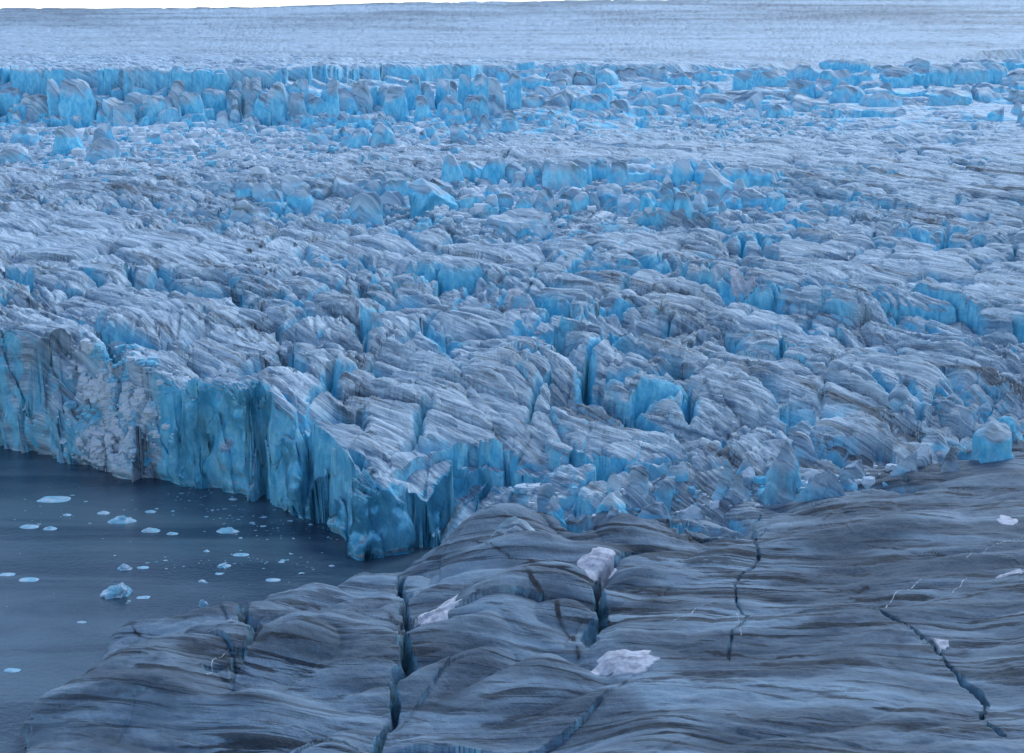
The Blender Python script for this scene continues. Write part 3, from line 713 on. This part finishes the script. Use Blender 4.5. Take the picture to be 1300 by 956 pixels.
LOWER = [
 (910, 250, 50, 38, (0.55, 0.35, 0), dict(taper=.05, boxy=7), 'dark square ice block with a flat top in the lower icefall'),
 (938, 259, 46, 30, PAL, dict(taper=.5, peak=.5), 'pale pyramid shaped block in front of the dark square block'),
 (962, 256, 32, 42, (1.1, 0, 0), dict(taper=.2), 'tall deep blue tower right of the pale pyramid block'),
 (716, 238, 58, 32, MIX_, dict(taper=.15), 'arched block with a dark edge in the lower icefall'),
 (690, 262, 30, 26, PAL, dict(taper=.4), 'pale broken block below the arched block'),
 (722, 264, 60, 28, PAL, dict(taper=.35), 'broad pale block at the foot of the arched block'),
 (672, 236, 20, 24, BLU, dict(taper=.45, peak=.4), 'small pointed blue block left of the arched block'),
 (872, 223, 28, 24, (1.1, 0, 0), dict(taper=.2), 'bright blue block high on the lower ice wall'),
 (812, 231, 54, 22, BLU, dict(taper=.2), 'wide blue block high on the lower ice wall'),
 (843, 233, 42, 19, BLU, dict(taper=.2), 'blue block between the wide blue and bright blue blocks'),
 (980, 263, 25, 14, BLU, dict(taper=.25), 'low blue block at the foot of the deep blue tower'),
 (556, 263, 76, 34, (1.3, 0, 0), dict(taper=.4, lean=(-.2, .2)), 'collapsed vivid blue slab at the left edge of the snow hollow'),
 (461, 279, 58, 36, MIX_, dict(taper=.35, lean=(.1, 0)), 'big grey blue block left of the vivid blue slab'),
 (507, 277, 64, 30, PAL, dict(taper=.45, lean=(-.3, 0)), 'leaning pale slab between the big block and the snow hollow'),
 (381, 266, 42, 31, MIX_, dict(taper=.25), 'rounded blue grey block left of the lower icefall'),
 (345, 263, 34, 22, BLU, dict(taper=.3), 'blue block with a curved top left of the rounded block'),
 (411, 274, 37, 20, PAL, dict(taper=.3), 'low pale block between two blue grey blocks'),
 (316, 279, 64, 23, GRY, dict(taper=.4), 'wide grey block at the left end of the lower icefall'),
 (658, 299, 92, 30, GRY, dict(taper=.3, boxy=4), 'isolated long dark topped slab below the snow hollow'),
 (775, 262, 44, 30, MIX_, dict(taper=.2), 'blue grey block in the middle of the lower ice wall'),
 (600, 222, 40, 18, BLU, dict(taper=.2), 'small blue block at the top left of the lower ice wall'),
 (760, 226, 36, 22, MIX_, dict(taper=.2), 'block at the top of the wall right of the arched block'),
]
NEAR = [
 (985, 644, 66, 100, (0.5, 0.1, 0.1), dict(taper=.30, lean=(.10, 0), n=26, boxy=7, cuts=13, rough=.13), 'tallest white ice tower with blue cracks above the dirty ice slope'),
 (1044, 637, 78, 54, (0.4, 0, 0.35), dict(taper=.5, peak=.3, n=22, cuts=12, rough=.12), 'white tent shaped block right of the tallest ice tower'),
 (1140, 609, 58, 46, PAL, dict(taper=.4, lean=(.3, 0), n=20, cuts=12, rough=.11), 'pale fin leaning right above the dirty ice slope'),
 (1207, 600, 40, 32, DRT, dict(taper=.6, peak=.5, n=16), 'dirt covered pyramid block right of the pale fin'),
 (1262, 588, 74, 62, BLU, dict(taper=.25, n=18), 'big fluted blue block near the right edge'),
 (1190, 580, 62, 42, PAL, dict(taper=.3, n=16), 'pale domed block left of the big fluted blue block'),
 (1170, 592, 44, 30, WHT, dict(taper=.3, n=14), 'small white domed block in front of the pale domed block'),
 (870, 660, 44, 36, WHT, dict(taper=.45, lean=(.2, 0), n=14), 'small white wedge of ice at the edge of the dirty slope'),
 (905, 645, 46, 66, PAL, dict(taper=.45, peak=.3, lean=(.25, 0), n=20, cuts=12, rough=.11), 'sharp pale fin left of the tallest ice tower'),
 (935, 640, 40, 44, GRY, dict(taper=.4, n=16), 'grey block between the sharp fin and the tallest tower'),
 (1147, 518, 68, 40, (0.45, .15, 0), dict(taper=.12, n=18), 'square pale block with a flat face above the chaotic trough'),
 (1250, 534, 40, 28, (1.1, 0, 0), dict(taper=.2, n=14), 'bright blue block above the big fluted block'),
 (645, 690, 116, 34, (0.15, 0.55, 0.0), dict(taper=.25, n=20, boxy=4, cuts=4, lean=(.2, 0)), 'broad pale slab lying in front of the cliff corner'),
 (779, 652, 58, 36, (0.8, 0, 0.2), dict(taper=.45, n=16), 'pale blue lump of broken ice in the trough'),
 (721, 669, 26, 18, (0.7, 0, 0.4), dict(taper=.3, n=12), 'small white blue chunk behind the broad slab'),
 (836, 660, 66, 26, (0.55, 0.2, 0.1), dict(taper=.4, n=16), 'low rounded block right of the pale blue lump'),
 (700, 655, 44, 30, (0.8, 0, 0), dict(taper=.35, n=14), 'tilted blue block at the foot of the fluted wall'),
 (1085, 612, 50, 34, (0.3, 0.5, 0), dict(taper=.4, n=16), 'dirty rounded block between tent block and pale fin'),
 (860, 620, 50, 40, (0.6, 0.2, 0), dict(taper=.35, n=16), 'blue grey block behind the small white wedge'),
 (815, 628, 46, 44, (0.8, 0.1, 0), dict(taper=.3, n=16), 'upright blue block right of the fluted wall'),
 (1020, 588, 60, 40, (0.35, 0.4, 0), dict(taper=.35, n=16), 'grey block behind the tallest tower and tent block'),
]
sd_ = 100
for lst, grp, nn in ((UPPER, 'ice towers and blocks of the upper icefall', 13), (LOWER, 'ice blocks of the lower icefall', 13), (NEAR, 'ice blocks in the trough above the dirty slope', 16)):
    for px, py, w, h, tone, kw, lab in lst:
        sd_ += 1
        st = stand(px, py, w, h, 0.75 if lst is not NEAR else 0.7)
        if st is None: continue
        kw = dict(dict(n=nn), **kw)
        if lst is NEAR: kw = dict(kw, cuts=16, rough=.085, boxy=8); st = ((st[0][0], st[0][1] + 0.8, st[0][2] - 0.12 * st[1][2]), st[1])
        if lst is UPPER and px > 640: st = ((st[0][0], st[0][1], st[0][2] - 0.22 * st[1][2]), st[1])
        tower = h > w * 0.95
        ob = ice_block('ice_tower' if tower else 'ice_block', sd_, st[0], st[1], tone, 0.0, **kw)
        tag(ob, lab, 'ice tower' if tower else 'ice block', grp)
def row(line, wr_, hr_, grp, lab, tones, over=0.9):
    xs = [p[0] for p in line]; ys = [p[1] for p in line]; px = xs[0]
    while px < xs[-1]:
        w = rnd.uniform(*wr_); py = float(np.interp(px + w / 2, xs, ys)) + rnd.uniform(-5, 4)
        h = rnd.uniform(*hr_)
        st = stand(px + w / 2, py - 5, w * 1.08, h, rnd.uniform(.6, 1.0), 0.3)
        if st:
            ob = ice_block('ice_block', rnd.randint(1000, 9000), st[0], st[1], rnd.choice(tones), rnd.uniform(-.3, .3), n=10, taper=rnd.uniform(.02, .22), boxy=rnd.uniform(4, 8), lean=(rnd.uniform(-.08, .08), 0))
            tag(ob, lab, 'ice block', grp)
        px += w * over
VIV = (1.0, 0, 0)
row([(-30, 152), (330, 150)], (14, 40), (22, 46), 'blocks of the upper left ice wall', 'blue ice block standing shoulder to shoulder in the upper left ice wall', (BLU, BLU, MIX_, PAL, GRY))
row([(320, 148), (640, 146)], (14, 36), (22, 44), 'blocks of the upper middle ice wall', 'blue ice block in the unbroken wall behind the domed towers', (BLU, VIV, MIX_, BLU, GRY))
row([(630, 112), (960, 108)], (26, 46), (15, 21), 'blocks along the rim of the right fall', 'blue ice block along the middle rim of the upper icefall', (BLU, MIX_, BLU, GRY))
row([(930, 120), (1340, 112)], (24, 50), (20, 27), 'blocks of the right upper ledge', 'blue ice block in the continuous ledge at the upper right', (BLU, MIX_, BLU, VIV, GRY))
row([(1040, 98), (1340, 94)], (24, 46), (12, 17), 'blocks of the highest right ledge', 'pale blue ice block on the highest thin ledge at the upper right', (BLU, MIX_, PAL))
row([(650, 142), (900, 140), (1330, 138)], (28, 58), (13, 20), 'blocks of the lower right ledge', 'long grey blue ice block in the lower ledge of the upper icefall', (MIX_, PAL, GRY, BLU))
row([(560, 238), (960, 236)], (20, 40), (20, 32), 'blocks of the lower ice wall', 'blue ice block in the curved wall above the snow hollow', (BLU, VIV, MIX_, BLU))
row([(575, 268), (800, 274), (985, 264)], (18, 40), (16, 26), 'blocks at the foot of the lower ice wall', 'pale blue ice block at the foot of the curved wall by the snow hollow', (BLU, PAL, MIX_, PAL))
row([(680, 129), (1000, 130), (1335, 125)], (26, 56), (10, 17), 'blocks of the middle right ledge', 'long blue ice block in the middle ledge of the upper right icefall', (BLU, MIX_, BLU, PAL))
row([(300, 258), (540, 250)], (24, 44), (16, 26), 'blocks left of the snow hollow', 'blue grey ice block in the broken band left of the snow hollow', (MIX_, PAL, GRY))
# nameless small blocks tumbled between the big ones
def tumble(n, box, size, grp, lab, tones, dens=None):
    k = 0; tries = 0
    while k < n and tries < n * 6:
        tries += 1
        px = rnd.uniform(box[0], box[2]); py = rnd.uniform(box[1], box[3])
        if dens and rnd.random() > dens(px, py): continue
        w = rnd.uniform(*size) * rnd.choice((0.8, 1, 1.3))
        st = stand(px, py, w, w * rnd.uniform(0.6, 1.05), 0.8, 0.25)
        if st is None: continue
        ob = ice_block('ice_block', rnd.randint(1000, 9000), st[0], st[1], rnd.choice(tones), rnd.uniform(-.5, .5), n=12, cuts=15, rough=.05, boxy=rnd.uniform(5, 10), taper=rnd.uniform(.0, .35), peak=rnd.uniform(0, .25), lean=(rnd.uniform(-.25, .25), 0))
        tag(ob, lab, 'ice block', grp); k += 1
tumble(40, (385, 150, 720, 186), (13, 22), 'small ice blocks tumbled below the domed towers', 'small blue ice block tumbled on the slope below the domed towers', (BLU, BLU, MIX_, PAL))
tumble(26, (0, 118, 330, 200), (11, 20), 'small ice blocks in the snow below the left ice wall', 'small pale ice block lying in the snow below the left ice wall', (PAL, PAL, WHT, BLU))
tumble(16, (720, 120, 1300, 158), (14, 28), 'small ice blocks on the right ledges of the upper icefall', 'small ice block on the broken right ledges of the upper icefall', (BLU, MIX_, PAL, GRY))
tumble(30, (560, 222, 1000, 275), (12, 24), 'small ice blocks around the snow hollow', 'small ice block lying about the snow hollow of the lower icefall', (BLU, PAL, PAL, WHT))
tumble(20, (680, 610, 1120, 660), (16, 34), 'small ice blocks in the near trough', 'small broken ice block in the trough behind the dirty slope', (PAL, PAL, WHT, MIX_, GRY), lambda x, y: 1.0 if abs(y - (640 - max(0, x - 900) * 0.16)) < 18 else 0)
print('blocks', round(time.time() - T0, 1))

def snow_material():
    m = bpy.data.materials.new('old_snow'); m.use_nodes = True
    nt = m.node_tree; L = nt.links.new; bs = nt.nodes['Principled BSDF']
    geo = nd(nt, 'ShaderNodeNewGeometry')
    n = nd(nt, 'ShaderNodeTexNoise', inp={'Scale': 0.8, 'Detail': 6, 'Roughness': 0.65}); L(geo.outputs['Position'], n.inputs['Vector'])
    L(mix(nt, ramp(nt, n.outputs[0], 0.35, 0.65), (0.42, 0.40, 0.44), (0.66, 0.65, 0.69)), bs.inputs['Base Color'])
    bs.inputs['Roughness'].default_value = 0.85
    b = nd(nt, 'ShaderNodeBump', inp={'Strength': 0.5, 'Distance': 0.25}); L(n.outputs[0], b.inputs['Height']); L(b.outputs[0], bs.inputs['Normal'])
    return m
SNOW = snow_material()
def snow_patch(px, py, w, h, lab, seed, th=0.5, rot=0.0):
    p = hit(px, py)
    if p is None: return
    X, Y, Z = p
    a = w * Y / FPX / 2; b = h / 2 * Y / FPX / max(0.22, slope(py)) * 0.8
    nr, na = 16, 90
    rr = np.linspace(0, 1, nr + 1)[1:]; aa = np.linspace(0, 2 * np.pi, na, endpoint=False)
    R, A = np.meshgrid(rr, aa, indexing='ij')
    edge = 1 + 0.40 * n2(np.cos(A) * 1.3 + seed, np.sin(A) * 1.3, 7) + 0.16 * fb2(np.cos(A) * 3 + seed, np.sin(A) * 3, 3, 8, .5)
    lx = R * edge * np.cos(A) * a; ly = R * edge * np.sin(A) * b
    x = np.concatenate([[0], (lx * math.cos(rot) - ly * math.sin(rot)).ravel()]) + X
    y = np.concatenate([[0], (lx * math.sin(rot) + ly * math.cos(rot)).ravel()]) + Y
    r = np.concatenate([[0], R.ravel()])
    rad = min(0.9, 0.2 * min(a, b))
    z = np.array([max(sheet_height(u, v), sheet_height(u, v, rad)) if q < .97 else sheet_height(u, v) - 0.3 for u, v, q in zip(x, y, r)])
    z = z + th * (1 - r ** 3) + 0.12 * n2(x / 1.2, y / 1.2, 12) * (r < .9)
    V = np.stack([x - X, y - Y, z - Z], -1)
    F = [[0, 1 + j, 1 + (j + 1) % na, 1 + (j + 1) % na] for j in range(na)]
    i = np.arange(nr - 1)[:, None] * na + 1; j = np.arange(na)[None]; j2 = (j + 1) % na
    Q = np.stack([i + j, i + na + j, i + na + j2, i + j2], -1).reshape(-1, 4)
    me = bpy.data.meshes.new('snow_patch')
    me.from_pydata(V.tolist(), [], [f[:3] for f in F] + Q.tolist()); me.update()
    me.polygons.foreach_set('use_smooth', np.ones(len(me.polygons), bool))
    me.materials.append(SNOW)
    o = bpy.data.objects.new('snow_patch', me); col.objects.link(o); o.location = p
    tag(o, lab, 'snow patch', 'old snow lodged in hollows of the ice')
for i, (px, py, w, h, lab, th) in enumerate([
    (795, 838, 96, 28, 'largest white snow patch, at the bottom beside the dark slope', .7),
    (556, 774, 62, 42, 'pinkish snow wedge lodged between two rounded humps of near ice', .6),
    (760, 710, 58, 34, 'pinkish snow mound above the deep slot in the near ice', .8),
    (665, 388, 42, 24, 'small snow patch in a hollow in the middle of the glacier', .4),
    (1192, 816, 24, 24, 'small white snow plug in the crack of the dark slope', .4),
    (1285, 727, 44, 7, 'thin snow streak at the right edge of the dark slope', .3),
    (1279, 660, 24, 16, 'small snow patch on the slope near the right edge', .3),
    (940, 356, 36, 14, 'snow patch in a crevasse right of the middle', .4),
    ]): snow_patch(px, py, w, h, lab, i * 3.1, th * 0.4)

# floating ice
def floe_material():
    m = bpy.data.materials.new('floating_ice'); m.use_nodes = True
    nt = m.node_tree; L = nt.links.new; bs = nt.nodes['Principled BSDF']
    geo = nd(nt, 'ShaderNodeNewGeometry')
    n = nd(nt, 'ShaderNodeTexNoise', inp={'Scale': 0.7, 'Detail': 5, 'Roughness': 0.6}); L(geo.outputs['Position'], n.inputs['Vector'])
    sz = nd(nt, 'ShaderNodeSeparateXYZ'); L(geo.outputs['Position'], sz.inputs[0])
    c = mix(nt, ramp(nt, n.outputs[0], 0.4, 0.62), (0.20, 0.46, 0.58), (0.46, 0.57, 0.65))
    L(c, bs.inputs['Base Color']); bs.inputs['Roughness'].default_value = 0.45
    b = nd(nt, 'ShaderNodeBump', inp={'Strength': 0.4, 'Distance': 0.2}); L(n.outputs[0], b.inputs['Height']); L(b.outputs[0], bs.inputs['Normal'])
    return m
FLOE = floe_material()
def floe(px, py, w, h, lab, seed, kw=None, depth=1.0, grp='ice floating on the water'):
    X, Y = world(px, py, 0)
    wm = w * Y / FPX; hm = max(0.18, h * Y / FPX * 0.95 - wm * depth * 0.18)
    kw = dict(dict(n=12, boxy=2.6, cuts=4, taper=.55, peak=.3, rough=.10), **(kw or {}))
    q, F, nrm, hh = ice_shape(seed, wm * 1.1, wm * depth, hm * 1.7, **kw)
    q[:, 2] -= hm * 0.6
    o = make_mesh('iceberg' if w > 30 and h > 9 else 'ice_floe', q, F, FLOE)
    o.location = (X, Y + wm * depth * 0.3, 0)
    tag(o, lab, 'iceberg' if w > 30 and h > 9 else 'ice floe', grp)
for i, (px, py, w, h, lab, kw, dp) in enumerate([
    (145, 759, 40, 21, 'lumpy white iceberg with a teal foot, nearest in open water', dict(n=20, taper=.35, boxy=3, rough=.16, lean=(.1, 0)), .8),
    (286, 677, 40, 12, 'pale peaked iceberg in the brash ice, right of the others', dict(lean=(.5, 0), taper=.7, peak=.5), .7),
    (150, 665, 50, 15, 'long pale blue iceberg with a pointed crest', dict(lean=(.5, 0), taper=.7, peak=.5), .6),
    (190, 676, 30, 8, 'low rounded blue floe just right of the long pointed iceberg', {}, .7),
    (65, 637, 48, 8, 'wide flat white floe cluster near the ice cliff', dict(taper=.3, rough=.2), .7),
    (130, 653, 20, 6, 'small blue floe above the long pointed iceberg', {}, .8),
    (157, 724, 24, 9, 'white floe with two humps above the nearest iceberg', dict(rough=.2), .8),
    (180, 722, 18, 4, 'thin flat floe touching the two humped white floe', dict(taper=.3), .7),
    (283, 721, 24, 8, 'white floe in the strip of brash near the grey ice', dict(rough=.18), .8),
    (258, 771, 13, 11, 'small bright blue chunk at the edge of the grey ice', dict(taper=.3), .8),
    (35, 738, 28, 5, 'flat white floe near the left edge, left of the nearest iceberg', dict(taper=.3), .7),
    (8, 731, 22, 4, 'thin flat floe cut by the left edge of the photo', dict(taper=.3), .7),
    (84, 655, 14, 4, 'tiny white floe left of the small blue floe', {}, .8),
    (35, 671, 30, 7, 'white floe near the left edge behind the open water', {}, .7),
    (62, 673, 22, 6, 'white floe left of the long pointed iceberg', {}, .7),
    (218, 679, 18, 5, 'small white floe between the low blue floe and peaked iceberg', {}, .8),
    (103, 791, 14, 3, 'thin white sliver of ice in open water, below the nearest iceberg', dict(taper=.3), .6),
    (14, 853, 24, 5, 'flat floe in the lower left corner', dict(taper=.3), .7),
    (256, 739, 12, 4, 'small white floe alone above the grey ice', {}, .8),
    (346, 738, 24, 5, 'white floe against the far edge of the grey ice', {}, .7),
    (190, 651, 18, 5, 'small white floe in the upper brash strip', {}, .8),
    (182, 760, 22, 3, 'thin flat floe right of the nearest iceberg', dict(taper=.3), .6),
    (305, 706, 26, 5, 'long white floe in the middle of the right brash strip', {}, .6),
    (295, 635, 14, 4, 'tiny white floe close under the teal ice cliff', {}, .8),
    ]): floe(px, py, w, h, lab, 400 + i, kw, dp)
for k in range(13):
    if k < 7: px, py = rnd.gauss(275, 55), rnd.gauss(657, 14)
    elif k < 10: px, py = rnd.gauss(300, 70), rnd.gauss(712, 7)
    else: px, py = rnd.uniform(0, 330), rnd.uniform(610, 860)
    X, Y = world(px, py); 
    if sheet_height(X, Y) > -1.5: continue
    floe(px, py, rnd.uniform(5, 11), rnd.uniform(1.5, 3), 'tiny white ice floe among the brash on the water', 600 + k, dict(n=5), .8, 'tiny floes scattered over the water')
# brash: countless crumbs of ice
VV, FF = [], []; D, F0 = cube_sphere(2); nb = 0
rr_ = np.random.RandomState(3)
for k in range(260):
    t = rr_.rand()
    if t < .5: q_ = rr_.randint(0, 7); px, py = rr_.normal(250 + 20 * q_, 45), 628 + 9 * q_ + rr_.normal(0, 2.2)
    elif t < .75: px, py = rr_.normal(310, 75), rr_.normal(713, 6)
    elif t < .85: px, py = rr_.normal(60, 60), rr_.normal(640, 12)
    else: px, py = rr_.uniform(-60, 420), rr_.uniform(600, 800)
    X, Y = world(px, py)
    if sheet_height(X, Y) > -1.5: continue
    s_ = rr_.gamma(1.4, 0.06) + 0.04
    v = D / np.linalg.norm(D, axis=1, keepdims=True) * np.array([s_ * rr_.uniform(1, 2.2), s_, s_ * .35]) * (1 + 0.25 * rr_.randn(len(D), 1)) + np.array([X, Y, 0.02])
    VV.append(v); FF.append(F0 + nb); nb += len(D)
br = make_mesh('brash_ice', np.concatenate(VV), np.concatenate(FF), FLOE)
tag(br, 'strips of white ice crumbs drifting on the dark water', 'brash ice', None, 'stuff')
# rubble: crumbled ice strewn over the snowy hollows
VV, FF = [], []; nb = 0
for k in range(3600):
    t = rr_.rand()
    if t < .4: px, py, s0 = rr_.normal(215, 110), rr_.normal(188, 14), .75
    elif t < .6: px, py, s0 = rr_.normal(640, 75), rr_.normal(262, 16), .5
    elif t < .75: px, py, s0 = rr_.normal(960, 60), rr_.normal(156, 7), .6
    elif t < .96: px, py, s0 = rr_.normal(140, 28), rr_.uniform(440, 590), .40
    else:
        px = rr_.uniform(660, 1140); py, s0 = 655 - max(0, px - 900) * 0.16 - rr_.uniform(0, 34), .35
    p = hit(px, py)
    if p is None or p[2] < 0.3: continue
    s_ = s0 * (0.35 + rr_.gamma(1.5, 0.5))
    v = D / (np.abs(D) ** 4).sum(1, keepdims=True) ** .25 * np.array([s_ * rr_.uniform(.8, 1.6), s_, s_ * rr_.uniform(.6, 1.1)]) * (1 + 0.2 * rr_.randn(len(D), 1)) + np.array(p) + np.array([0, s_ * .6, s_ * .15])
    VV.append(v); FF.append(F0 + nb); nb += len(D)
V_ = np.concatenate(VV); 
mk = np.zeros((len(V_), 4)); nzz = fb3(V_[:, 0] / 9, V_[:, 1] / 9, V_[:, 2] / 9, 2, 3)
mk[:, 0] = np.clip(0.25 + 0.8 * nzz, 0, 1); mk[:, 2] = np.clip(0.62 - 0.9 * nzz, 0, .9)
rb = make_mesh('ice_rubble', V_, np.concatenate(FF), ICE, mk, V_, smooth=False)
tag(rb, 'crumbled ice rubble strewn below the broken ice walls', 'ice rubble', None, 'stuff')
print('objects', round(time.time() - T0, 1))

# ------------------------------------------------------------------ water
def water_material():
    m = bpy.data.materials.new('fjord_water'); m.use_nodes = True
    nt = m.node_tree; L = nt.links.new; bs = nt.nodes['Principled BSDF']
    geo = nd(nt, 'ShaderNodeNewGeometry')
    mp = nd(nt, 'ShaderNodeMapping'); mp.inputs['Scale'].default_value = (0.012, 0.05, 1); L(geo.outputs['Position'], mp.inputs[0])
    n = nd(nt, 'ShaderNodeTexNoise', inp={'Scale': 1.0, 'Detail': 5, 'Roughness': 0.6, 'Distortion': 0.8}); L(mp.outputs[0], n.inputs['Vector'])
    calm = ramp(nt, n.outputs[0], 0.42, 0.62)
    L(mix(nt, calm, (0.03, 0.055, 0.085), (0.075, 0.12, 0.155)), bs.inputs['Base Color'])
    r = nd(nt, 'ShaderNodeMapRange', inp={3: 0.10, 4: 0.2}); L(calm, r.inputs[0]); L(r.outputs[0], bs.inputs['Roughness'])
    bs.inputs['IOR'].default_value = 1.333
    w1 = nd(nt, 'ShaderNodeTexNoise', inp={'Scale': 0.9, 'Detail': 4, 'Roughness': 0.6}); L(geo.outputs['Position'], w1.inputs['Vector'])
    b = nd(nt, 'ShaderNodeBump', inp={'Strength': 0.5, 'Distance': 0.3}); L(w1.outputs[0], b.inputs['Height']); L(b.outputs[0], bs.inputs['Normal'])
    return m
w = make_mesh('water', np.array([[-900, -300, 0], [900, -300, 0], [900, 900, 0], [-900, 900, 0]], f4), np.array([[0, 1, 2, 3]]), water_material(), smooth=False)
w['kind'] = 'structure'
w['label'] = 'dark slate blue fjord water below the ice cliff'
w['category'] = 'water'

# ------------------------------------------------------------------ light
SUN_EL, SUN_AZ = 52.0, 30.0          # azimuth clockwise from +Y (into the picture)
wd = bpy.data.worlds.new('World'); sc.world = wd; wd.use_nodes = True
nt = wd.node_tree
sky = nt.nodes.new('ShaderNodeTexSky'); sky.sky_type = 'NISHITA'; sky.sun_disc = False
sky.sun_elevation = math.radians(SUN_EL); sky.sun_rotation = math.radians(SUN_AZ)
sky.altitude = 100; sky.air_density = 1.0; sky.dust_density = 0.6; sky.ozone_density = 1.9
nt.links.new(sky.outputs[0], nt.nodes['Background'].inputs[0])
nt.nodes['Background'].inputs[1].default_value = 0.12
sl = bpy.data.lights.new('sun', 'SUN'); sl.energy = 0.7; sl.angle = math.radians(18); sl.color = (0.74, 0.92, 1.0)
so = bpy.data.objects.new('sun', sl); col.objects.link(so)
so.rotation_euler = (math.radians(90 - SUN_EL), 0, math.radians(180 - SUN_AZ))
so.location = (0, 0, 200)
vs = sc.view_settings
vs.view_transform = 'Standard'; vs.look = 'None'; vs.gamma = 1.0; vs.exposure = 1.0; vs.use_curve_mapping = False
sc.cycles.max_bounces = 5; sc.cycles.diffuse_bounces = 3; sc.cycles.glossy_bounces = 2
sc.cycles.use_denoising = True
print('done', round(time.time() - T0, 1))
